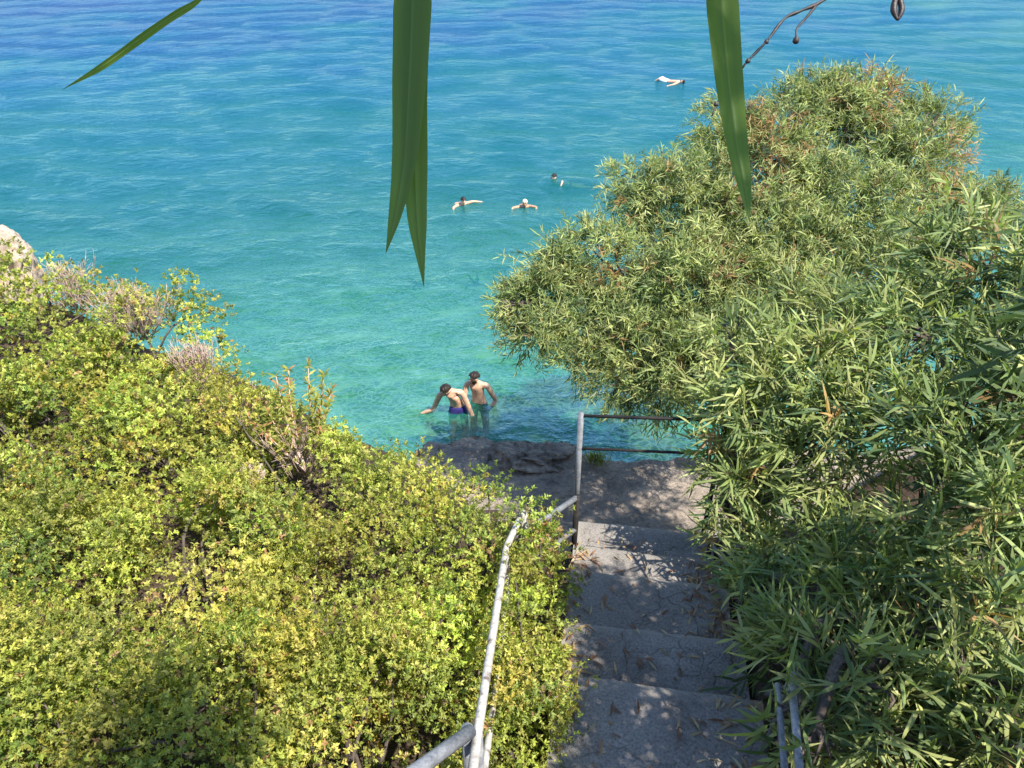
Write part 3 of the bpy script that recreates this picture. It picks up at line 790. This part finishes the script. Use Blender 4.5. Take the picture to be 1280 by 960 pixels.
class Fig:
    def __init__(s): s.v, s.e, s.r, s.n = [], [], [], {}
    def p(s, key, pos, r, to=None):
        s.n[key] = len(s.v); s.v.append(np.array(pos, float)); s.r.append(r)
        if to is not None: s.e.append((s.n[to], s.n[key]))
    def hand(s, pre, wrist, d, up):
        d = unit(np.array(d, float)); up = unit(np.array(up, float)); sd = np.cross(d, up); w = s.v[s.n[wrist]]
        s.p(pre + 'palm', w + d * .055, (.034, .018), wrist)
        for i, (o_, l) in enumerate(zip((-.03, -.01, .01, .03), (.065, .078, .073, .055))):
            b = w + d * .085 + sd * o_
            s.p(f'{pre}f{i}a', b, .010, pre + 'palm'); s.p(f'{pre}f{i}b', b + d * l * .55 + up * -.006, .009, f'{pre}f{i}a'); s.p(f'{pre}f{i}c', b + d * l - up * .02, .007, f'{pre}f{i}b')
        s.p(pre + 'ta', w + d * .045 - sd * .042, .011, pre + 'palm'); s.p(pre + 'tb', w + d * .085 - sd * .058, .009, pre + 'ta')

def head(f, neck, pos, face):
    """head grown from the neck; face = direction it looks"""
    pos = np.array(pos, float); fc = unit(np.array(face, float))
    up = unit(pos - f.v[f.n[neck]] + np.array([0, 0, .05])); sd = unit(np.cross(fc, up)); fc = np.cross(up, sd)
    f.p('jaw', pos - up * .055 + fc * .02, (.062, .066), neck)
    f.p('skull', pos + up * .01, (.076, .088), 'jaw'); f.p('crown', pos + up * .085 - fc * .008, (.06, .068), 'skull')
    f.p('nose', pos - up * .015 + fc * .105, .012, 'skull')
    for s_ in (-1, 1): f.p(f'ear{s_}', pos + sd * .088 * s_ - up * .01 - fc * .01, .014, 'skull')
    return pos, fc, up, sd

def ellip(name, c, ax, rad, m, parent, cut=None):
    bm = bmesh.new(); bmesh.ops.create_uvsphere(bm, u_segments=24, v_segments=16, radius=1)
    A = np.array(ax)
    if cut is not None:
        kill = [v for v in bm.verts if np.dot(np.array(v.co), cut[0]) < cut[1]]
        bmesh.ops.delete(bm, geom=kill, context='VERTS')
    for v in bm.verts:
        q = np.array(v.co); k = 1 + .05 * math.sin(q[0] * 9 + q[1] * 7) * (cut is not None)
        v.co = Vector((np.array(c) + (A * (q * np.array(rad) * k)[:, None]).sum(0)).tolist())
    me = bpy.data.meshes.new(name); bm.to_mesh(me); bm.free()
    return link(name, me, m, parent)

def face_parts(hd, m_hair, root, back=.15):
    pos, fc, up, sd = hd
    ellip('hair', pos + up * .03 - fc * .012, (sd, fc, up), (.092, .108, .108), m_hair, root, (np.array([0, -.55, .84]), .02))
    for s_ in (-1, 1):
        ellip('eye', pos + fc * .086 + sd * .033 * s_ + up * .008, (sd, fc, up), (.012, .009, .008), M['dark_hair'], root)
    ellip('mouth', pos + fc * .082 - up * .062, (sd, fc, up), (.024, .008, .007), M['tan_skin'], root)

def standing(px, py, label, hipz, lean, headp, face, armL, armR, mskin, mcloth, yaw=0, beard=False, legspread=.12, feetz=-.95):
    o_ = on_z(px, py, 0.0)
    root = empty('person', (o_[0], o_[1], feetz), label, 'person', 'bathers in the sea'); root.scale = (.98, .98, .86); root.location.z += .07
    f = Fig(); B = np.array([o_[0], o_[1], 0.0])
    H = B + [0, 0, hipz]; lean = np.array(lean, float)
    cy, sy = math.cos(yaw), math.sin(yaw); rt = np.array([cy, sy, 0])
    f.p('hip', H, (.155, .115)); f.p('belly', H + lean * .35, (.14, .105), 'hip'); f.p('chest', H + lean * .78, (.165, .115), 'belly'); f.p('coll', H + lean, (.10, .08), 'chest')
    f.p('neck', H + lean * 1.14, .056, 'coll')
    hd = head(f, 'neck', H + np.array(headp), face)
    for s_, arm in ((-1, armL), (1, armR)):
        f.p(f'sh{s_}', H + lean * .96 + rt * .185 * s_, .062, 'coll')
        f.p(f'el{s_}', B + np.array(arm[0]), .043, f'sh{s_}'); 
        f.p(f'fo{s_}', B + .5 * (np.array(arm[0]) + np.array(arm[1])), .039, f'el{s_}')
        f.p(f'wr{s_}', B + np.array(arm[1]), .026, f'fo{s_}')
        dv = np.array(arm[1]) - np.array(arm[0])
        f.hand(f'h{s_}', f'wr{s_}', dv + [0, 0, -.02], [0, .1, 1] if abs(dv[2]) < .2 else [0, -1, .2])
        f.p(f'th{s_}', H + rt * .09 * s_ + [0, 0, -.10], .09, 'hip')
        f.p(f'kn{s_}', np.array([H[0], H[1], 0]) + rt * legspread * s_ + [0, -.04, feetz * .52], .058, f'th{s_}')
        f.p(f'ca{s_}', np.array([H[0], H[1], 0]) + rt * legspread * s_ + [0, 0, feetz * .72], .052, f'kn{s_}')
        f.p(f'an{s_}', np.array([H[0], H[1], 0]) + rt * legspread * s_ + [0, .02, feetz + .08], .036, f'ca{s_}')
        f.p(f'to{s_}', np.array([H[0], H[1], 0]) + rt * legspread * s_ + [0, -.17, feetz + .03], .034, f'an{s_}')
    link('body', skin_mesh('body', f.v, f.e, f.r, 0), mskin, root)
    face_parts(hd, M['dark_hair'], root)
    if beard:
        pos, fc, up, sd = hd
        ellip('beard', pos + fc * .035 - up * .075, (sd, fc, up), (.064, .062, .05), M['dark_hair'], root, (np.array([0, .3, -1]), -.25))
    g = Fig()
    g.p('w', H + lean * .2, (.163, .124)); g.p('h', H - [0, 0, .03], (.172, .13), 'w')
    for s_ in (-1, 1):
        g.p(f'a{s_}', H + rt * .095 * s_ + [0, 0, -.16], .108, 'h'); g.p(f'b{s_}', H + rt * .115 * s_ + [0, -.02, -.34], .10, f'a{s_}')
    link('swim_shorts', skin_mesh('swim_shorts', g.v, g.e, g.r, 1), mcloth, root)
    return root

standing(573, 516, 'man in violet blue swim shorts bending forward with one arm stretched sideways', .36, (-.10, -.14, .40), (-.17, -.26, .55), (-.45, -.75, -.35),
         ((-.42, -.12, .34), (-.66, -.10, .20)), ((.24, -.12, .22), (.32, -.20, .00)), M['skin'], M['blue_cloth'], yaw=.15)
standing(599, 504, 'bearded dark haired man in black shorts standing with hands near his hips', .22, (-.03, -.05, .45), (-.07, -.10, .63), (-.75, -.55, -.1),
         ((-.27, -.12, .26), (-.16, -.24, .12)), ((.30, -.03, .24), (.16, -.18, .10)), M['skin'], M['black_cloth'], yaw=-.2, beard=True)

def swimmer(px, py, label, look, skin, hair, armA, armB, cloth=None, rise=0.0):
    o_ = on_z(px, py, .05)
    root = empty('person', (o_[0], o_[1], 0), label, 'person', 'bathers in the sea'); root.scale = (.84,) * 3
    L = unit(np.array([look[0], look[1], 0.])); S = np.array([-L[1], L[0], 0])
    w = lambda a, b, z: np.array([o_[0], o_[1], 0]) + L * a + S * b + [0, 0, z + rise - .05]
    f = Fig()
    f.p('hip', w(-.72, 0, -.22), (.14, .10)); f.p('belly', w(-.50, 0, -.12), (.13, .10), 'hip'); f.p('chest', w(-.26, 0, -.03), (.165, .11), 'belly'); f.p('coll', w(-.12, 0, .02), (.10, .08), 'chest')
    f.p('neck', w(-.05, 0, .07), .056, 'coll')
    hd = head(f, 'neck', w(.02, 0, .19), L + [0, 0, .1])
    for s_, arm in ((-1, armA), (1, armB)):
        f.p(f'sh{s_}', w(-.13, .18 * s_, .02), .06, 'coll'); f.p(f'el{s_}', w(*arm[0]), .043, f'sh{s_}'); f.p(f'wr{s_}', w(*arm[1]), .027, f'el{s_}')
        f.hand(f'h{s_}', f'wr{s_}', w(*arm[1]) - w(*arm[0]), [0, 0, 1])
        f.p(f'th{s_}', w(-.9, .09 * s_, -.30), .082, 'hip'); f.p(f'kn{s_}', w(-1.15, .13 * s_, -.40), .056, f'th{s_}'); f.p(f'an{s_}', w(-1.5, .16 * s_, -.48), .036, f'kn{s_}'); f.p(f'to{s_}', w(-1.66, .17 * s_, -.52), .03, f'an{s_}')
    link('body', skin_mesh('body', f.v, f.e, f.r, 0), skin, root)
    face_parts(hd, hair, root)
    g = Fig(); g.p('a', w(-.62, 0, -.17), (.148, .112)); g.p('b', w(-.78, 0, -.24), (.15, .112), 'a')
    link('swimwear', skin_mesh('swimwear', g.v, g.e, g.r, 0), cloth or M['black_cloth'], root)

swimmer(579, 254, 'dark haired swimmer with both arms spread, left of the three swimmers', (.6, -.8), M['skin'], M['dark_hair'], ((.05, -.42, .07), (.22, -.52, .03)), ((-.02, .40, .07), (.06, .62, .03)))
swimmer(656, 258, 'fair haired tanned swimmer, lowest of the three swimmers', (.2, -.95), M['tan_skin'], M['pale_hair'], ((.0, -.40, .06), (.20, -.48, .0)), ((.10, .36, .06), (.30, .30, .02)), rise=.03)
swimmer(693, 225, 'swimmer with pale raised shoulder, farthest of the three swimmers', (-.7, -.6), M['skin'], M['dark_hair'], ((.02, -.36, .12), (.25, -.44, .02)), ((-.02, .38, .14), (.16, .50, .06)), rise=.02)

def floater(px, py, label):
    o_ = on_z(px, py, .05)
    root = empty('person', (o_[0], o_[1], 0), label, 'person', 'bathers in the sea'); root.scale = (.84,) * 3
    L = unit(np.array([-.82, .5, 0])); S = np.array([-L[1], L[0], 0])
    w = lambda a, b, z: np.array([o_[0], o_[1], 0]) + L * a + S * b + [0, 0, z]
    f = Fig()
    f.p('hip', w(.10, 0, .03), (.15, .10)); f.p('belly', w(-.06, 0, .06), (.14, .105), 'hip'); f.p('chest', w(-.26, 0, .09), (.165, .11), 'belly'); f.p('coll', w(-.40, 0, .08), (.10, .08), 'chest'); f.p('neck', w(-.48, 0, .09), .055, 'coll')
    hd = head(f, 'neck', w(-.60, 0, .13), [0, 0, 1.])
    for s_ in (-1, 1):
        f.p(f'sh{s_}', w(-.38, .18 * s_, .07), .06, 'coll'); f.p(f'el{s_}', w(-.30, .42 * s_, .04), .042, f'sh{s_}'); f.p(f'wr{s_}', w(-.18, .62 * s_, .03), .026, f'el{s_}')
        f.hand(f'h{s_}', f'wr{s_}', w(.1, .25 * s_, 0) - w(0, 0, 0), [0, 0, 1])
        f.p(f'th{s_}', w(.30, .09 * s_, .08), .085, 'hip'); f.p(f'kn{s_}', w(.55, .12 * s_, .16), .058, f'th{s_}'); f.p(f'an{s_}', w(.85, .13 * s_, -.08), .036, f'kn{s_}'); f.p(f'to{s_}', w(.98, .13 * s_, .0), .03, f'an{s_}')
    link('body', skin_mesh('body', f.v, f.e, f.r, 0), M['skin'], root)
    face_parts(hd, M['dark_hair'], root)
    g = Fig(); g.p('a', w(.18, 0, .05), (.16, .125)); g.p('b', w(-.04, 0, .07), (.155, .125), 'a')
    for s_ in (-1, 1): g.p(f'l{s_}', w(.36, .10 * s_, .09), .105, 'a'); g.p(f'm{s_}', w(.56, .12 * s_, .165), .085, f'l{s_}')
    link('swimsuit', skin_mesh('swimsuit', g.v, g.e, g.r, 0), M['white_cloth'], root)
floater(838, 102, 'bather in white floating on the back far out in the water')

# ------------------------------------------------------------------ light
EL = R(58); az = unit(np.array([.75, -.66]))
tos = np.array([az[0] * math.cos(EL), az[1] * math.cos(EL), math.sin(EL)])
sun = bpy.data.lights.new('sun', 'SUN'); sun.energy = 5.0; sun.angle = R(.53); sun.color = (1, .94, .84)
so = bpy.data.objects.new('sun', sun); COL.objects.link(so)
so.rotation_euler = Vector((-tos).tolist()).to_track_quat('-Z', 'Y').to_euler(); so.location = (8, -6, 14)
wld = bpy.data.worlds.new('World'); scene.world = wld; wld.use_nodes = True
nt = wld.node_tree; bg = nt.nodes['Background']
sky = nt.nodes.new('ShaderNodeTexSky'); sky.sky_type = 'NISHITA'; sky.sun_disc = False
sky.sun_elevation = EL; sky.sun_rotation = math.atan2(az[0], az[1])
sky.air_density = 1.0; sky.dust_density = .1; sky.ozone_density = 2.0
nt.links.new(sky.outputs[0], bg.inputs[0]); bg.inputs[1].default_value = .15

vs = scene.view_settings
vs.view_transform = 'Standard'; vs.look = 'None'; vs.exposure = 1.15; vs.gamma = 1; vs.use_curve_mapping = False
scene.render.engine = 'CYCLES'
scene.cycles.max_bounces = 8; scene.cycles.transparent_max_bounces = 12
scene.render.resolution_x, scene.render.resolution_y = 1024, 768
